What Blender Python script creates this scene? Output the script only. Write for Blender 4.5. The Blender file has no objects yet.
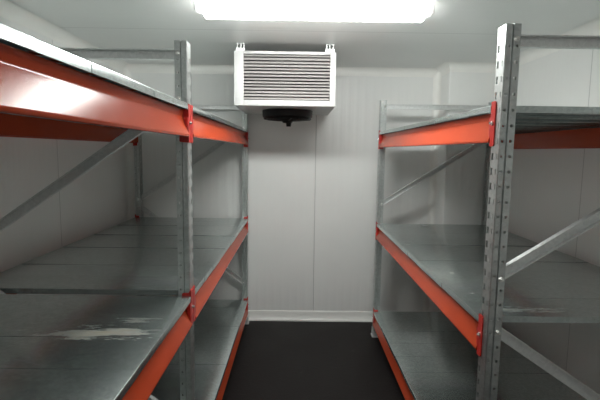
import bpy, bmesh, math, random
from mathutils import Vector, Matrix
random.seed(7)
S = bpy.context.scene
COL = S.collection
H = 1.63                      # camera height over the floor
XL, XR = -0.448, 0.697        # aisle faces of the two racks
YL = (-0.356, 1.827, 4.010)   # near faces of the left upright frames
YR = (1.524, 3.743)           # and of the right ones
DL, DR = 1.025, 0.981         # rack depths
UW, UD = 0.068, 0.050         # upright width (along the aisle) and depth
UTOP = 0.435 + H
ROOM = [(-1.578, -1.3), (1.734, -1.3), (1.734, 3.85), (1.30, 3.85), (1.30, 4.123), (-1.578, 4.123)]
ZC = 0.759 + H

# ------------------------------------------------------------------ materials
def newmat(name):
    m = bpy.data.materials.new(name); m.use_nodes = True
    nt = m.node_tree; b = nt.nodes['Principled BSDF']
    return m, nt, b
def N(nt, t, **kw):
    n = nt.nodes.new(t)
    for k, v in kw.items(): setattr(n, k, v)
    return n
def L(nt, a, b): nt.links.new(a, b)
def M(nt, op, a, b=None, c=None, clamp=False):
    n = N(nt, 'ShaderNodeMath', operation=op); n.use_clamp = clamp
    for i, v in enumerate((a, b, c)):
        if v is None: continue
        if isinstance(v, (int, float)): n.inputs[i].default_value = v
        else: L(nt, v, n.inputs[i])
    return n.outputs[0]
def ramp(nt, fac, pts):
    r = N(nt, 'ShaderNodeValToRGB'); e = r.color_ramp.elements
    while len(e) < len(pts): e.new(0.5)
    for i, (p, c) in enumerate(pts):
        e[i].position = p; e[i].color = (c[0], c[1], c[2], 1) if isinstance(c, tuple) else (c, c, c, 1)
    L(nt, fac, r.inputs[0]); return r.outputs[0]
def noise(nt, vec, scale, detail=3, rough=.5):
    n = N(nt, 'ShaderNodeTexNoise'); n.inputs['Scale'].default_value = scale
    n.inputs['Detail'].default_value = detail; n.inputs['Roughness'].default_value = rough
    if vec is not None: L(nt, vec, n.inputs['Vector'])
    return n.outputs['Fac']
def mixc(nt, fac, a, b):
    n = N(nt, 'ShaderNodeMix', data_type='RGBA')
    if isinstance(fac, (int, float)): n.inputs[0].default_value = fac
    else: L(nt, fac, n.inputs[0])
    for i, v in ((6, a), (7, b)):
        if isinstance(v, tuple): n.inputs[i].default_value = (v[0], v[1], v[2], 1)
        else: L(nt, v, n.inputs[i])
    return n.outputs[2]
def bump(nt, bsdf, h, strength, dist):
    n = N(nt, 'ShaderNodeBump'); n.inputs['Strength'].default_value = strength; n.inputs['Distance'].default_value = dist
    L(nt, h, n.inputs['Height']); L(nt, n.outputs[0], bsdf.inputs['Normal'])

def panel_wall(name, axis, seam0, col, rib=.05, ribdepth=.0006, rough=.34, pitch=1.15, rvar=.14):
    """white coated steel sandwich panel: fine ribs and joints every 1.15 m along one axis"""
    m, nt, b = newmat(name)
    g = N(nt, 'ShaderNodeNewGeometry'); s = N(nt, 'ShaderNodeSeparateXYZ'); L(nt, g.outputs['Position'], s.inputs[0])
    p = s.outputs[axis]
    wave = M(nt, 'MULTIPLY', M(nt, 'SINE', M(nt, 'MULTIPLY', p, 2*math.pi/rib)), .5)
    flat = M(nt, 'MAXIMUM', wave, -.15)
    q = M(nt, 'FRACT', M(nt, 'DIVIDE', M(nt, 'ADD', p, 20*pitch + pitch/2 - seam0), pitch))
    dj = M(nt, 'MULTIPLY', M(nt, 'ABSOLUTE', M(nt, 'SUBTRACT', q, .5)), pitch)
    joint = M(nt, 'SUBTRACT', 1, M(nt, 'DIVIDE', dj, .005, clamp=True), clamp=True)
    n1 = noise(nt, g.outputs['Position'], 1.3, 4)
    base = mixc(nt, ramp(nt, n1, [(.3, 0.0), (.75, 1.0)]), col, tuple(c*.93 for c in col))
    L(nt, mixc(nt, M(nt, 'MULTIPLY', joint, .55), base, (.16, .16, .155)), b.inputs['Base Color'])
    n2 = noise(nt, g.outputs['Position'], 9, 3)
    L(nt, M(nt, 'ADD', M(nt, 'MULTIPLY', n2, rvar), rough - rvar/2), b.inputs['Roughness'])
    b.inputs['Specular IOR Level'].default_value = .5
    h = M(nt, 'SUBTRACT', M(nt, 'MULTIPLY', flat, 1.0), M(nt, 'MULTIPLY', joint, 3.0))
    bump(nt, b, h, 1.0, ribdepth)
    return m
WALLC = (.84, .845, .83)
m_wall_x = panel_wall('wall panels across', 0, .175, WALLC, rib=.075, ribdepth=.0010)
m_wall_y = panel_wall('wall panels along the right', 1, 2.66, WALLC, rib=.05)
m_wall_l = panel_wall('wall panels along the left', 1, 2.93, WALLC, rib=.05)
m_ceil = panel_wall('ceiling panels', 1, 2.90, (.78, .79, .775), rib=.09, ribdepth=.0004, rough=.31, rvar=.02)

m_trim, nt, b = newmat('white plastic cove')
g = N(nt, 'ShaderNodeNewGeometry')
L(nt, mixc(nt, noise(nt, g.outputs['Position'], 6), (.90, .895, .865), (.82, .815, .785)), b.inputs['Base Color'])
b.inputs['Roughness'].default_value = .42

m_floor, nt, b = newmat('dark anti slip floor')
g = N(nt, 'ShaderNodeNewGeometry')
f1 = noise(nt, g.outputs['Position'], 2.2, 5); f2 = noise(nt, g.outputs['Position'], 60, 3)
c0 = mixc(nt, f1, (.0085, .0068, .0066), (.0145, .0115, .0112))
spot = ramp(nt, noise(nt, g.outputs['Position'], 14, 1), [(.74, 0.0), (.80, 1.0)])
L(nt, mixc(nt, M(nt, 'MULTIPLY', spot, .35), c0, (.09, .08, .075)), b.inputs['Base Color'])
L(nt, M(nt, 'ADD', M(nt, 'MULTIPLY', f1, .2), .42), b.inputs['Roughness'])
vx = N(nt, 'ShaderNodeTexVoronoi'); vx.inputs['Scale'].default_value = 110; L(nt, g.outputs['Position'], vx.inputs['Vector'])
bump(nt, b, M(nt, 'ADD', vx.outputs['Distance'], f2), .5, .0015)
b.inputs['Specular IOR Level'].default_value = .18

def galv(name, lo, hi, r0, r1, stains=(), met=.92):
    """hot-dip galvanised sheet: spangle, patchy gloss, optional dusty stains with their own outline"""
    m, nt, b = newmat(name)
    g = N(nt, 'ShaderNodeNewGeometry'); P = g.outputs['Position']
    v = N(nt, 'ShaderNodeTexVoronoi'); v.inputs['Scale'].default_value = 90; L(nt, P, v.inputs['Vector'])
    sp = N(nt, 'ShaderNodeSeparateColor'); L(nt, v.outputs['Color'], sp.inputs[0])
    patch = noise(nt, P, 5, 5, .6)
    oi = N(nt, 'ShaderNodeObjectInfo')
    mixf = M(nt, 'ADD', M(nt, 'MULTIPLY', sp.outputs[0], .45), M(nt, 'MULTIPLY', patch, .55))
    col = mixc(nt, mixf, lo, hi)
    rg = M(nt, 'ADD', M(nt, 'MULTIPLY', M(nt, 'ADD', M(nt, 'MULTIPLY', noise(nt, P, 2.5, 3), .8), M(nt, 'MULTIPLY', oi.outputs['Random'], .3)), r1 - r0), r0)
    if stains:
        s = N(nt, 'ShaderNodeSeparateXYZ'); L(nt, P, s.inputs[0])
        tot = None
        for cx, cy, rx, ry, z, amt in stains:
            mp = N(nt, 'ShaderNodeMapping'); L(nt, P, mp.inputs[0]); mp.inputs['Scale'].default_value = (.55/rx, 1.0/ry, 1)
            nz = noise(nt, mp.outputs[0], 2.2, 6, .65)
            dx = M(nt, 'DIVIDE', M(nt, 'SUBTRACT', s.outputs[0], cx), rx); dy = M(nt, 'DIVIDE', M(nt, 'SUBTRACT', s.outputs[1], cy), ry)
            d = M(nt, 'SQRT', M(nt, 'ADD', M(nt, 'MULTIPLY', dx, dx), M(nt, 'MULTIPLY', dy, dy)))
            k = M(nt, 'SUBTRACT', M(nt, 'ADD', 1.0, M(nt, 'MULTIPLY', M(nt, 'SUBTRACT', nz, .55), 4.2)), d)
            k = M(nt, 'MULTIPLY', k, 1.0, clamp=True)
            dz = M(nt, 'LESS_THAN', M(nt, 'ABSOLUTE', M(nt, 'SUBTRACT', s.outputs[2], z)), .016)
            k = M(nt, 'MULTIPLY', M(nt, 'MULTIPLY', k, dz), amt)
            tot = k if tot is None else M(nt, 'MAXIMUM', tot, k)
        dust = mixc(nt, noise(nt, P, 25, 5), (.33, .29, .21), (.50, .45, .35))
        col = mixc(nt, tot, col, dust)
        L(nt, M(nt, 'MULTIPLY', M(nt, 'SUBTRACT', 1, tot), met), b.inputs['Metallic'])
        rg = M(nt, 'ADD', rg, M(nt, 'MULTIPLY', tot, .35))
    else:
        b.inputs['Metallic'].default_value = met
    L(nt, col, b.inputs['Base Color']); L(nt, rg, b.inputs['Roughness'])
    bump(nt, b, noise(nt, P, 3.0, 2), .12, .004)
    return m
DM = -0.620 + H
m_deck = galv('galvanised shelf sheet', (.38, .43, .42), (.66, .715, .705), .13, .30,
              stains=[(-.650, 1.437, .20, .062, DM, .9), (-.56, 1.55, .11, .035, DM, .3), (.90, 1.67, .20, .035, DM, .35),
                      (.775, 1.87, .05, .03, DM, .15), (.80, 2.2, .02, .015, DM, .7)])
m_post = galv('galvanised upright', (.46, .485, .475), (.66, .685, .675), .25, .44, met=.85)
m_brace = galv('galvanised brace', (.62, .63, .625), (.82, .83, .82), .40, .58, met=.55)

def paint(name, col, rough, coat=.0):
    m, nt, b = newmat(name)
    g = N(nt, 'ShaderNodeNewGeometry')
    n = noise(nt, g.outputs['Position'], 7, 4)
    L(nt, mixc(nt, n, col, tuple(c*.86 for c in col)), b.inputs['Base Color'])
    L(nt, M(nt, 'ADD', M(nt, 'MULTIPLY', noise(nt, g.outputs['Position'], 20, 3), .04), rough), b.inputs['Roughness'])
    bump(nt, b, noise(nt, g.outputs['Position'], 350, 2), .12, .001)
    return m
m_beam = paint('orange red powder coat', (.50, .066, .024), .19)
m_beam.node_tree.nodes['Principled BSDF'].inputs['Specular IOR Level'].default_value = .13
m_conn = paint('red connector paint', (.56, .030, .022), .34)
m_zinc, nt, b = newmat('bright zinc bolt')
b.inputs['Base Color'].default_value = (.85, .85, .83, 1); b.inputs['Metallic'].default_value = 1; b.inputs['Roughness'].default_value = .22
g = N(nt, 'ShaderNodeNewGeometry'); L(nt, M(nt, 'ADD', M(nt, 'MULTIPLY', noise(nt, g.outputs['Position'], 200), .2), .15), b.inputs['Roughness'])
m_white = paint('white enamelled casing', (.60, .60, .595), .34)
m_white2 = paint('grey white bracket', (.62, .62, .61), .35)
m_alu = paint('coil aluminium slats', (.37, .35, .34), .40)
m_coil = paint('dark coil behind slats', (.13, .12, .12), .5)
m_black = paint('black fan plastic', (.005, .005, .0055), .38)
m_blade = paint('dark fan blade', (.016, .016, .017), .42)
for _m in (m_black, m_blade): _m.node_tree.nodes['Principled BSDF'].inputs['Specular IOR Level'].default_value = .25
m_house = paint('lamp housing plastic', (.78, .78, .77), .4)
def lampmat(name, strength):
    m, nt, b = newmat(name)
    b.inputs['Base Color'].default_value = (.9, .9, .9, 1)
    b.inputs['Emission Color'].default_value = (.975, 1.0, .965, 1)
    b.inputs['Emission Strength'].default_value = strength
    return m
m_lamp = lampmat('lit diffuser', 47.0); m_lamp2 = lampmat('dimmer lit diffuser', 9.0)

# ------------------------------------------------------------------ mesh helpers
def link(name, bm, mat, parent=None, loc=(0, 0, 0), smooth=None):
    me = bpy.data.meshes.new(name)
    bmesh.ops.recalc_face_normals(bm, faces=bm.faces)
    if smooth is not None:
        for f in bm.faces: f.smooth = True
        for e in bm.edges:
            if len(e.link_faces) == 2 and e.calc_face_angle(0) > math.radians(smooth): e.smooth = False
    bm.to_mesh(me); bm.free()
    me.materials.append(mat)
    o = bpy.data.objects.new(name, me); COL.objects.link(o)
    o.location = loc
    if parent: o.parent = parent
    return o
def put(src, parent, loc):
    o = src.copy(); COL.objects.link(o); o.parent = parent; o.location = loc
    return o
def root(name, label, cat, loc, group=None):
    o = bpy.data.objects.new(name, None); COL.objects.link(o); o.location = loc
    o.empty_display_size = .1
    o['label'] = label; o['category'] = cat
    if group: o['group'] = group
    return o
def struct(o): o['kind'] = 'structure'; return o
def box(bm, x0, x1, y0, y1, z0, z1, bev=0, seg=2):
    b2 = bmesh.new() if bev else bm
    vs = [b2.verts.new(p) for p in ((x0,y0,z0),(x1,y0,z0),(x1,y1,z0),(x0,y1,z0),(x0,y0,z1),(x1,y0,z1),(x1,y1,z1),(x0,y1,z1))]
    for f in ((0,3,2,1),(4,5,6,7),(0,1,5,4),(1,2,6,5),(2,3,7,6),(3,0,4,7)): b2.faces.new([vs[i] for i in f])
    if bev:
        bmesh.ops.bevel(b2, geom=b2.edges[:], offset=bev, segments=seg, affect='EDGES', profile=.5)
        merge(bm, b2)
def merge(bm, b2):
    mp = {v: bm.verts.new(v.co) for v in b2.verts}
    for f in b2.faces:
        try: bm.faces.new([mp[v] for v in f.verts])
        except ValueError: pass
    b2.free()
def prism(bm, prof, fn0, fn1):
    """closed profile swept between two mappings"""
    a = [bm.verts.new(fn0(p)) for p in prof]; c = [bm.verts.new(fn1(p)) for p in prof]; n = len(prof)
    for i in range(n): bm.faces.new((a[i], a[(i+1) % n], c[(i+1) % n], c[i]))
    bm.faces.new(a); bm.faces.new(c[::-1])
def tube(bm, p0, p1, r0, r1=None, n=12, caps=True):
    p0, p1 = Vector(p0), Vector(p1); r1 = r0 if r1 is None else r1
    d = (p1-p0).normalized(); u = d.orthogonal().normalized(); w = d.cross(u)
    A = [bm.verts.new(p0 + r0*(math.cos(t)*u + math.sin(t)*w)) for t in [2*math.pi*i/n for i in range(n)]]
    B = [bm.verts.new(p1 + r1*(math.cos(t)*u + math.sin(t)*w)) for t in [2*math.pi*i/n for i in range(n)]]
    for i in range(n): bm.faces.new((A[i], A[(i+1) % n], B[(i+1) % n], B[i]))
    if caps: bm.faces.new(A[::-1]); bm.faces.new(B)
def torus(bm, c, R, r, n=40, k=8):
    ring = []
    for i in range(n):
        a = 2*math.pi*i/n
        ring.append([bm.verts.new((c[0] + (R + r*math.cos(t))*math.cos(a), c[1] + (R + r*math.cos(t))*math.sin(a), c[2] + r*math.sin(t))) for t in [2*math.pi*j/k for j in range(k)]])
    for i in range(n):
        for j in range(k):
            bm.faces.new((ring[i][j], ring[(i+1) % n][j], ring[(i+1) % n][(j+1) % k], ring[i][(j+1) % k]))

# ------------------------------------------------------------------ room shell
T = .12
def shell(name, mat, *a):
    bm = bmesh.new(); box(bm, *a); return struct(link(name, bm, mat))
x0, x1, y0, y1 = -1.578, 1.734, -1.3, 4.123
shell('floor', m_floor, x0-T, x1+T, y0-T, y1+T, -T, 0)
shell('ceiling', m_ceil, x0-T, x1+T, y0-T, y1+T, ZC, ZC+T)
shell('wall_left', m_wall_l, x0-T, x0, y0-T, y1+T, 0, ZC)
shell('wall_right', m_wall_y, x1, x1+T, y0-T, y1+T, 0, ZC)
shell('wall_back', m_wall_x, x0, x1, y1, y1+T, 0, ZC)
shell('wall_front', m_wall_x, x0, x1, y0-T, y0, 0, ZC)
bm = bmesh.new(); box(bm, 1.30, x1, 3.85, y1, 0, ZC, .012, 3)
struct(link('wall_step', bm, panel_wall('wall panels of the step', 0, .55, WALLC, rib=.075, ribdepth=.0010), smooth=40))

def inset(i, d):
    n = len(ROOM); p = Vector(ROOM[i]); a = (p - Vector(ROOM[i-1])).normalized(); c = (Vector(ROOM[(i+1) % n]) - p).normalized()
    na, nc = Vector((-a.y, a.x)), Vector((-c.y, c.x))
    return p + d*(na + nc)
def run(name, i, prof, zf):
    bm = bmesh.new(); j = (i+1) % len(ROOM)
    def at(k):
        def f(p):
            q = inset(k, p[0]); return (q.x, q.y, zf(p[1]))
        return f
    prism(bm, prof, at(i), at(j))
    return struct(link(name, bm, m_trim, smooth=35))
R = .066
arc = [(R - R*math.cos(t), R - R*math.sin(t)) for t in [math.pi/2*k/8 for k in range(9)]]   # (from wall, below ceiling)
cove = [(0, 0), (0, R + .004)] + [(max(a, .0015), c) for a, c in arc] + [(R + .004, 0)]
for k in range(6): run('trim_%d' % (k+1), k, cove, lambda z: ZC - z)
sides = ['front', 'right', 'step', 'step_side', 'back', 'left']
BH, BD = .096, .034
base = [(0, 0), (BD, 0), (BD, .012)] + [(BD - (BD-.006)*math.sin(t), .012 + (BH-.02)*(1-math.cos(t))) for t in [math.pi/2*k/6 for k in range(1, 7)]] + [(.0045, BH-.004), (0, BH)]
for k in range(6): run('baseboard_' + sides[k], k, base, lambda z: z)
# upright coves in the two inner corners of the back wall
for num, (cx, cy, sx) in enumerate(((-1.578, 4.123, 1), (1.30, 4.123, -1))):
    bm = bmesh.new()
    r = .055
    pts = [(0, 0), (r + .003, 0), (r, .0015)] + [(r - r*math.sin(t), r - r*math.cos(t)) for t in [math.pi/2*k/8 for k in range(1, 8)]] + [(.0015, r), (0, r + .003)]
    prism(bm, pts, lambda p: (cx + sx*p[0], cy - p[1], BH - .01), lambda p: (cx + sx*p[0], cy - p[1], ZC - .01))
    struct(link('trim_%d' % (7 + num), bm, m_trim, smooth=35))

# ------------------------------------------------------------------ rack parts (a = into the rack, from its aisle face)
PITCH = .053
def cell(bm, f, u0, u1, v0, v1, holes):
    """one cell of sheet with its cut-outs; f maps (u, v) to space"""
    if not holes:
        bm.faces.new([bm.verts.new(f(u, v)) for u, v in ((u0, v0), (u1, v0), (u1, v1), (u0, v1))]); return
    cuts = [u0] + [(holes[i][0] + holes[i+1][0])/2 for i in range(len(holes)-1)] + [u1]
    for k, (hu, hv, ru, rv, n) in enumerate(holes):
        a, c = cuts[k], cuts[k+1]
        if n == 4: ring = [(hu-ru, hv-rv), (hu+ru, hv-rv), (hu+ru, hv+rv), (hu-ru, hv+rv)]
        else: ring = [(hu + ru*math.cos(t), hv + rv*math.sin(t)) for t in [math.pi*2*(i - .5)/n - math.pi/2 for i in range(n)]]
        h = n//2
        lowr = [(a, v0), (c, v0)]
        # left half and right half around the hole: bottom mid .. top mid
        ring2 = ring
        bot = min(range(n), key=lambda i: (ring[i][1], ring[i][0])); 
        ring2 = ring[bot:] + ring[:bot]          # starts bottom-left, goes counter-clockwise
        top = max(range(n), key=lambda i: (round(ring2[i][1], 6), -ring2[i][0]))  # top-left
        right = ring2[:top+1]; left = ring2[top:] + ring2[:1]
        fr = [(ring2[0][0], v0), (c, v0), (c, v1), (ring2[top][0], v1)] + right[::-1]
        fl = [(ring2[top][0], v1), (a, v1), (a, v0), (ring2[0][0], v0)] + left[::-1]
        for poly in (fr, fl): bm.faces.new([bm.verts.new(f(u, v)) for u, v in poly])
def make_upright(s):
    """perforated open section; s = +1 depth runs to +X, -1 to -X. Origin: aisle corner, near face, floor."""
    bm = bmesh.new(); z0 = .004; n = int((UTOP - z0)/PITCH); zz = [z0 + k*PITCH for k in range(n)] + [UTOP]
    W, D = UW, UD
    half = [((D, .0215), (D, 0), None), ((D, 0), (.0260, 0), 'h'), ((.0260, 0), (.0240, .008), None), ((.0240, .008), (.0210, .008), None), ((.0210, .008), (.0190, .001), None), ((.0190, .001), (.003, .001), 'h'), ((.003, .001), (0, .004), None)]
    strips = half + [((0, .004), (0, W-.004), 's')] + [((q[0], W-q[1]), (p[0], W-p[1]), t) for p, q, t in reversed(half)]
    for p, q, t in strips:
        p, q = Vector(p), Vector(q); ln = (q-p).length; d = (q-p)/ln
        f = lambda u, v: ((p + d*u).x*s, (p + d*u).y, v)
        for k in range(len(zz)-1):
            v0, v1 = zz[k], zz[k+1]; c = v0 + PITCH*.5
            hl = []
            if t == 'h' and c + .01 < v1: hl = [(ln/2, c, .0058, .0058, 8)]
            if t == 's' and c + .015 < v1: hl = [(.013, c, .0028, .010, 4), (ln-.014, c, .0065, .0125, 4)]
            cell(bm, f, 0, ln, v0, v1, hl)
    bmesh.ops.remove_doubles(bm, verts=bm.verts[:], dist=.0002)
    o = link('upright', bm, m_post)
    md = o.modifiers.new('sheet', 'SOLIDIFY'); md.thickness = .0022; md.offset = -1 if s > 0 else -1
    return o
def make_foot(s):
    bm = bmesh.new()
    box(bm, -.012, .062, -.008, UW+.008, 0, .005, .001)
    box(bm, -.004, -.0006, -.003, UW+.003, .004, .075, .001)
    for y in (-.0045, UW+.0008): box(bm, -.004, .045, y, y+.0035, .004, .06, .001)
    tube(bm, (-.004, UW/2, .045), (-.010, UW/2, .045), .008, n=6)
    if s < 0: bmesh.ops.scale(bm, vec=(-1, 1, 1), verts=bm.verts[:])
    return link('foot_plate', bm, m_brace)
def make_bolt(s):
    bm = bmesh.new()
    tube(bm, (0, -.0028, 0), (0, 0, 0), .0095, n=14)
    tube(bm, (0, -.010, 0), (0, -.0028, 0), .0075, n=6)
    tube(bm, (0, -.016, 0), (0, -.010, 0), .0042, n=10)
    tube(bm, (0, UW, 0), (0, UW+.007, 0), .0075, n=6); tube(bm, (0, -.001, 0), (0, UW+.001, 0), .004, n=8)
    return link('bolt', bm, m_zinc)
def make_brace(p0, p1):
    """C channel in the frame plane, open towards the near side, from p0 to p1 (x, z)"""
    bm = bmesh.new(); a, c = Vector(p0), Vector(p1); d = (c-a).normalized(); n = Vector((-d.y, d.x))
    if n.y < 0: n = -n
    w, dp, t, lp = .040, .023, .0022, .005
    ya, yb = UW/2 - dp/2, UW/2 + dp/2          # open near, web far
    h = w/2
    prof = [(-h, ya), (-h, yb), (h, yb), (h, ya), (h-lp, ya), (h-lp, ya+t), (h-t, ya+t), (h-t, yb-t), (-h+t, yb-t), (-h+t, ya+t), (-h+lp, ya+t), (-h+lp, ya)]
    at = lambda P: (lambda p: (P.x + n.x*p[0], p[1], P.y + n.y*p[0]))
    prism(bm, prof, at(a - d*.012), at(c + d*.012))
    return bm
BT = .110
def make_beam(s, ln):
    """sigma-section beam; origin: aisle plane, near end, top (where the shelf sits)"""
    bm = bmesh.new()
    prof = [(.044, 0), (.017, 0), (.015, -.001), (.0145, -.003), (.0146, -.004), (.0187, -.025), (.0189, -.026), (.0190, -.0285), (.0184, -.031), (.0177, -.0328),
            (-.0080, -.0990), (-.0086, -.101), (-.0084, -.1045), (-.0069, -.1085), (-.004, -BT), (.006, -BT), (.0075, -BT+.002), (.0075, -BT+.005), (.002, -BT+.006), (.044, -BT+.006)]
    prism(bm, prof, lambda p: (p[0]*s, 0, p[1]), lambda p: (p[0]*s, ln, p[1]))
    return link('beam', bm, m_beam, smooth=28)
CH = .157
def make_connector(s, end, up):
    """L plate: one leg on the upright's aisle face, one across the beam end. end=+1: beam starts here and runs to +Y"""
    bm = bmesh.new(); e = end; t = .0036
    zt = up; zb = zt - CH
    # leg across the beam end
    prof = [(-.004, zb), (.031, zb+.002), (.034, zb+.006), (.034, zt-.016), (.030, zt-.012), (.006, zt-.012), (.001, zt-.002), (-.004, zt-.002)]
    prism(bm, prof, lambda p: (p[0]*s, 0, p[1]), lambda p: (p[0]*s, e*t, p[1]))
    # leg on the aisle face, with a rounded shoulder
    prof = [(e*t, zb), (e*t, zt-.003), (e*(t-.003), zt), (-e*.024, zt), (-e*.030, zt-.006), (-e*.030, zb+.006), (-e*.024, zb)]
    prism(bm, prof, lambda p: (-.0045*s, p[0], p[1]), lambda p: (-.0008*s, p[0], p[1]))
    # weld fillet to the beam face
    prof = [(0, zt-.05), (e*.016, zt-.06), (e*.010, -BT+.004), (0, -BT-.006)]
    prism(bm, prof, lambda p: (-.0040*s, p[0], p[1]), lambda p: (.012*s, p[0], p[1]))
    return link('connector', bm, m_conn)
def make_pin(s):
    bm = bmesh.new()
    tube(bm, (-.0045*s, 0, 0), (-.0075*s, 0, 0), .0085, n=14)
    tube(bm, (-.0075*s, 0, 0), (-.0145*s, 0, 0), .0060, .0045, n=10)
    return link('safety_pin', bm, m_zinc)
def make_panel(s, depth, w):
    """pressed shelf tray: top sheet, rolled edges, lips on all four sides and a stiffener under it"""
    bm = bmesh.new(); lip = .024; r = .0028; th = .0014
    prof = [(0, -lip), (0, -r), (r*.3, -r*.3), (r, 0), (depth-r, 0), (depth-r*.3, -r*.3), (depth, -r), (depth, -lip)]
    inner = [(th, -lip), (th, -r), (r, -th), (depth-r, -th), (depth-th, -r), (depth-th, -lip)]
    prism(bm, prof + inner[::-1], lambda p: (p[0]*s, .0006, p[1]), lambda p: (p[0]*s, w-.0006, p[1]))
    for ya in (.0008, w-.0008-th): box(bm, *sorted((s*.004, s*(depth-.004))), ya, ya+th, -lip, -.001)
    for yc in (w*.33, w*.67): box(bm, *sorted((s*.006, s*(depth-.006))), yc-.012, yc+.012, -.016, -.001, .003, 1)
    return link('shelf_panel', bm, m_deck, smooth=50)

LEVELS = [(.172, .012), (-.620, .025), (-1.391, .0230)]     # shelf surface over the camera's height, connector top over it
def build_rack(rt, s, X0, depth, frames, diags, panels_per_bay, levels):
    bx, by, bz = rt.location
    lc = lambda x, y, z: (x-bx, y-by, z-bz)
    up = {s: make_upright(s), -s: make_upright(-s)}; ft = {s: make_foot(s), -s: make_foot(-s)}; first = set()
    def once(src, parent, loc):
        if src.name not in first:
            first.add(src.name); src.parent = parent; src.location = loc; return src
        return put(src, parent, loc)
    bolt = make_bolt(s); bracecache = {}
    for Y in frames:
        for X, d in ((X0, s), (X0 + s*depth, -s)):
            u = once(up[d], rt, lc(X, Y, 0)); once(ft[d], u, (0, 0, 0))
        for kind, af, zf, zr in diags:
            key = (zf, zr)
            p0, p1 = (s*.036, zf + H), (s*(depth-.036), zr + H)
            if key not in bracecache:
                bm = make_brace(p0, p1); bracecache[key] = link(kind, bm, m_brace)
            br = once(bracecache[key], rt, lc(X0, Y, 0))
            for p in (p0, p1): once(bolt, br, (p[0], 0, p[1]))
    for k in range(len(frames)-1):
        ya, yb = frames[k] + UW, frames[k+1]; ln = yb - ya
        w = (ln - .012)/panels_per_bay
        for X, d in ((X0, s), (X0 + s*depth, -s)):
            beam = make_beam(d, ln - .008)
            for li, (zd, upc) in enumerate(levels):
                bt = zd + H - .0235
                b_ = beam if li == 0 else put(beam, rt, (0, 0, 0))
                b_.parent = rt; b_.location = lc(X, ya+.004, bt)
                for yy, e in ((-.004, 1), (ln-.004, -1)):
                    c = make_connector(d, e, upc + .0235); c.parent = b_; c.location = (0, yy, 0)
                    if len(frames) == 3 and k == 1 and e == 1: continue
                    pn = make_pin(d); pn.parent = b_; pn.location = (0, yy - e*.012, upc + .0235 - .076)
        proto = None
        for li, (zd, upc) in enumerate(levels):
            for j in range(panels_per_bay):
                if proto is None: proto = make_panel(s, depth + .002, w); p = proto
                else: p = put(proto, rt, (0, 0, 0))
                p.parent = rt
                p.location = lc(X0 - s*.0035 + random.uniform(-.0015, .0015), ya + .006 + j*w, zd + H + random.uniform(-.0008, .0008))
                p.rotation_euler = (random.uniform(-.003, .003), random.uniform(-.0008, .0008), random.uniform(-.001, .001))
left = root('storage_rack', 'long two-bay galvanised storage rack with orange-red beams along the left wall', 'shelving', (XL - DL/2, 1.85, 0), 'cold room storage racks')
build_rack(left, -1, XL, DL, YL, [('horizontal_brace', 0, .385, .385), ('diagonal_brace', 0, .205, -.455), ('diagonal_brace', 0, -1.235, -.53), ('horizontal_brace', 0, -1.46, -1.46)], 10, [(.186, 0.0)] + LEVELS[1:])
right = root('storage_rack', 'shorter single-bay galvanised storage rack with orange-red beams along the right wall', 'shelving', (XR + DR/2, 2.65, 0), 'cold room storage racks')
build_rack(right, 1, XR, DR, YR, [('horizontal_brace', 0, .385, .385), ('diagonal_brace', 0, -.444, .14), ('diagonal_brace', 0, -.640, -1.25), ('horizontal_brace', 0, -1.46, -1.46)], 10, [LEVELS[0], (-.609, .012), LEVELS[2]])

# ------------------------------------------------------------------ ceiling light
def make_lamp(LX, LY, label, mat):
    lamp = root('fluorescent_light', label, 'ceiling light', (LX, LY, ZC))
    bm = bmesh.new(); box(bm, -.560, .560, -.055, .055, -.012, 0, .004, 2); link('housing', bm, m_house, lamp, smooth=40)
    bm = bmesh.new()
    hw, ht = .058, .062
    prof = [(-hw, -.0115), (hw, -.0115)] + [(hw*math.cos(t)**.6 if math.cos(t) > 0 else -hw*(-math.cos(t))**.6 if math.cos(t) < -1e-9 else 0, -.034 - ht*math.sin(t)**.6) for t in [math.pi*k/16 for k in range(0, 17)]]
    prism(bm, prof, lambda p: (-.548, p[0], p[1]), lambda p: (.548, p[0], p[1]))
    link('diffuser', bm, mat, lamp, smooth=40)
    for sx in (-1, 1):
        bm = bmesh.new(); box(bm, *sorted((sx*.540, sx*.600)), -.034, .034, -.070, -.020, .008, 2)
        link('end_cap', bm, m_house, lamp, smooth=40)
make_lamp(.078, 2.31, 'glowing white fluorescent ceiling light fixture over the aisle in front of the cooling unit', m_lamp)
make_lamp(.078, -.55, 'second fluorescent ceiling light fixture nearer the entrance behind the camera', m_lamp2)

# ------------------------------------------------------------------ evaporator hung from the ceiling
EX, EY0, EY1, EW = -.092, 3.23, 3.985, .728
EZ0, EZ1 = .322 + H, .704 + H
ev = root('evaporator', 'white ceiling-hung evaporator unit with a horizontal slat grille and black fan', 'cooling unit', (EX, (EY0+EY1)/2, EZ0))
cy = (EY0+EY1)/2
lx, ly, hh = EW/2, (EY1-EY0)/2, EZ1-EZ0
bm = bmesh.new()
t = .012
box(bm, -lx, -lx+t, -ly, ly, 0, hh, .003); box(bm, lx-t, lx, -ly, ly, 0, hh, .003)
box(bm, -lx+t, lx-t, -ly+.002, ly, hh-t, hh); box(bm, -lx+t, lx-t, ly-t, ly, 0, hh-t)
link('casing', bm, m_white, ev, smooth=40)
bm = bmesh.new()                                   # front frame
gx0, gx1, gz0, gz1 = -lx+.068, lx-.042, .040, hh-.020
box(bm, -lx, gx0, -ly-.006, -ly+.012, 0, hh, .003); box(bm, gx1, lx, -ly-.006, -ly+.012, 0, hh, .003)
box(bm, gx0, gx1, -ly-.006, -ly+.012, gz1, hh, .003); box(bm, gx0, gx1, -ly-.006, -ly+.012, 0, gz0, .003)
link('front_frame', bm, m_white, ev, smooth=40)
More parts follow.
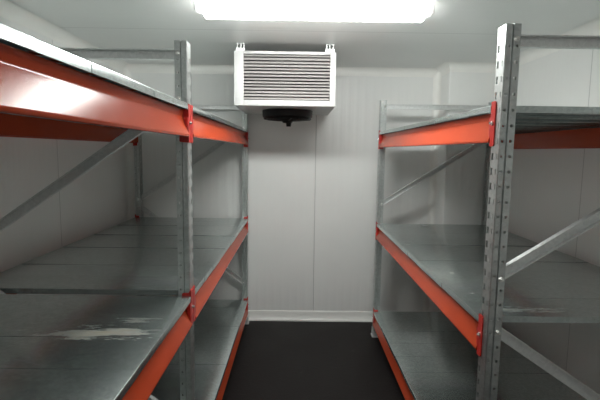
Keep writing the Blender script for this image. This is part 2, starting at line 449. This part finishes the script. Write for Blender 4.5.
bm = bmesh.new(); box(bm, gx0-.01, gx1+.01, -ly+.03, -ly+.20, gz0-.01, gz1+.01); link('coil', bm, m_coil, ev)
bm = bmesh.new(); ns = 14; pz = (gz1-gz0)/ns       # slats
for k in range(ns):
    z = gz0 + (k+.5)*pz + random.uniform(-.0015, .0015); tl = random.uniform(.3, .9)
    hz = pz*random.uniform(.25, .36)
    prof = [(-ly-.001, z-hz), (-ly+.004+.012*tl, z+hz), (-ly+.007+.012*tl, z+hz), (-ly+.003, z-hz)]
    prism(bm, prof, lambda p: (gx0+.001, p[0], p[1]), lambda p: (gx1-.001, p[0], p[1]))
link('slat_grille', bm, m_alu, ev)
# bottom tray with a round opening
FR = .19; fx, fy = .012, .0
bm = bmesh.new(); n = 48
ins = [bm.verts.new((fx + FR*math.cos(2*math.pi*i/n), fy + FR*math.sin(2*math.pi*i/n), .001)) for i in range(n)]
def edge_pt(a):
    c, s_ = math.cos(a), math.sin(a); k = min(((lx-t) - fx*math.copysign(1, c))/abs(c) if abs(c) > 1e-6 else 9, (ly-t)/abs(s_) if abs(s_) > 1e-6 else 9)
    return (fx + k*c, fy + k*s_, .001)
outs = [bm.verts.new(edge_pt(2*math.pi*i/n)) for i in range(n)]
for i in range(n): bm.faces.new((ins[i], ins[(i+1) % n], outs[(i+1) % n], outs[i]))
for c in ((1, 1), (-1, 1), (-1, -1), (1, -1)):
    q = Vector((c[0]*(lx-t), c[1]*(ly-t), .001)); near = sorted(outs, key=lambda v: (v.co-q).length)[:2]
    if (near[0].co-q).length > 1e-4: bm.faces.new((near[0], near[1], bm.verts.new(q)))
r = bmesh.ops.extrude_face_region(bm, geom=bm.faces[:])
bmesh.ops.translate(bm, vec=(0, 0, .004), verts=[v for v in r['geom'] if isinstance(v, bmesh.types.BMVert)])
link('bottom_tray', bm, m_white2, ev)
bm = bmesh.new()                                   # guard: shroud ring, wire rings and spokes
for i in range(n):
    a0, a1 = 2*math.pi*i/n, 2*math.pi*(i+1)/n
    pr = [(FR+.012, 0), (FR+.010, -.050), (FR-.002, -.062), (FR-.006, -.060), (FR-.004, 0)]
    A = [(fx + p[0]*math.cos(a0), fy + p[0]*math.sin(a0), p[1]) for p in pr]; B = [(fx + p[0]*math.cos(a1), fy + p[0]*math.sin(a1), p[1]) for p in pr]
    va = [bm.verts.new(p) for p in A]; vb = [bm.verts.new(p) for p in B]
    for j in range(5): bm.faces.new((va[j], va[(j+1) % 5], vb[(j+1) % 5], vb[j]))
bmesh.ops.remove_doubles(bm, verts=bm.verts[:], dist=.0003)
for q in range(7):
    rr = FR*(1 - q*.12); torus(bm, (fx, fy, -.066 - .012*math.sin(q/7*math.pi/2)), rr, .0035, 40, 6)
for q in range(8):
    a = 2*math.pi*q/8 + .2; c, s_ = math.cos(a), math.sin(a)
    tube(bm, (fx + .05*c, fy + .05*s_, -.080), (fx + FR*c, fy + FR*s_, -.068), .004, n=6)
link('fan_guard', bm, m_black, ev, smooth=40)
bm = bmesh.new()
tube(bm, (fx, fy, .06), (fx, fy, -.084), .05, n=24); tube(bm, (fx, fy, -.084), (fx, fy, -.097), .045, .034, n=24)
tube(bm, (fx+.01, fy, -.097), (fx+.01, fy, -.125), .022, .018, n=16)
link('fan_motor', bm, m_black, ev, smooth=40)
for q in range(5):
    bm = bmesh.new(); a0 = 2*math.pi*q/5
    V = []
    for i in range(6):
        rr = .045 + (FR-.055)*i/5; row = []
        for j in range(5):
            da = (-.42 + .84*j/4)*(.75 + .25*i/5) + .12*i/5; z = -.030 + .034*(j/4-.5)*2*(1-.4*i/5)
            row.append(bm.verts.new((fx + rr*math.cos(a0+da), fy + rr*math.sin(a0+da), z)))
        V.append(row)
    for i in range(5):
        for j in range(4): bm.faces.new((V[i][j], V[i+1][j], V[i+1][j+1], V[i][j+1]))
    o = link('fan_blade', bm, m_blade, ev, smooth=60)
    md = o.modifiers.new('thick', 'SOLIDIFY'); md.thickness = .003
for sx in (-1, 1):                                 # hanging brackets up to the ceiling
    bm = bmesh.new(); gap = ZC - EZ1; c = sx*(lx-.045)
    for yy in (-ly+.02, ly-.06):
        box(bm, c-.032, c+.032, yy-.012, yy+.03, hh+gap-.004, hh+gap, .001)
        box(bm, c-.026, c-.020, yy-.010, yy+.028, hh-.001, hh+gap-.002); box(bm, c+.020, c+.026, yy-.010, yy+.028, hh-.001, hh+gap-.002)
        tube(bm, (c, yy+.008, hh-.004), (c, yy+.008, hh+gap-.002), .006, n=8); tube(bm, (c, yy+.008, hh+.002), (c, yy+.008, hh+.010), .013, n=6)
    box(bm, c-.03, c+.03, -ly+.006, ly-.02, hh-.002, hh+.003); box(bm, c-.032, c+.032, -ly+.006, -ly+.009, hh-.001, hh+.022)
    link('hanging_bracket', bm, m_brace, ev)

# ------------------------------------------------------------------ world, camera, view
w = bpy.data.worlds.new('world'); S.world = w; w.use_nodes = True
w.node_tree.nodes['Background'].inputs[0].default_value = (0, 0, 0, 1)
cam = bpy.data.cameras.new('camera'); co = bpy.data.objects.new('camera', cam); COL.objects.link(co); S.camera = co
cam.sensor_width = 36; cam.lens = 36*440.35/600; cam.clip_start = .02
pi_, ya_, ro_ = .1103, -.0084, .0135
c, s_ = math.cos(ya_), math.sin(ya_); cp, sp = math.cos(pi_), math.sin(pi_)
Rv = Vector((c, s_, 0)); F = Vector((-s_*cp, c*cp, -sp)); U = Vector((-s_*sp, c*sp, cp))
cr, sr = math.cos(ro_), math.sin(ro_)
R2 = Rv*cr + U*sr*-1 if False else Rv*cr + U*(sr); U2 = U*cr - Rv*sr
mt = Matrix((R2, U2, -F)).transposed().to_4x4(); mt.translation = (0, 0, H)
co.matrix_world = mt
S.view_settings.view_transform = 'Standard'; S.view_settings.look = 'None'
S.view_settings.gamma = 1; S.view_settings.exposure = 0.16; S.view_settings.use_curve_mapping = False
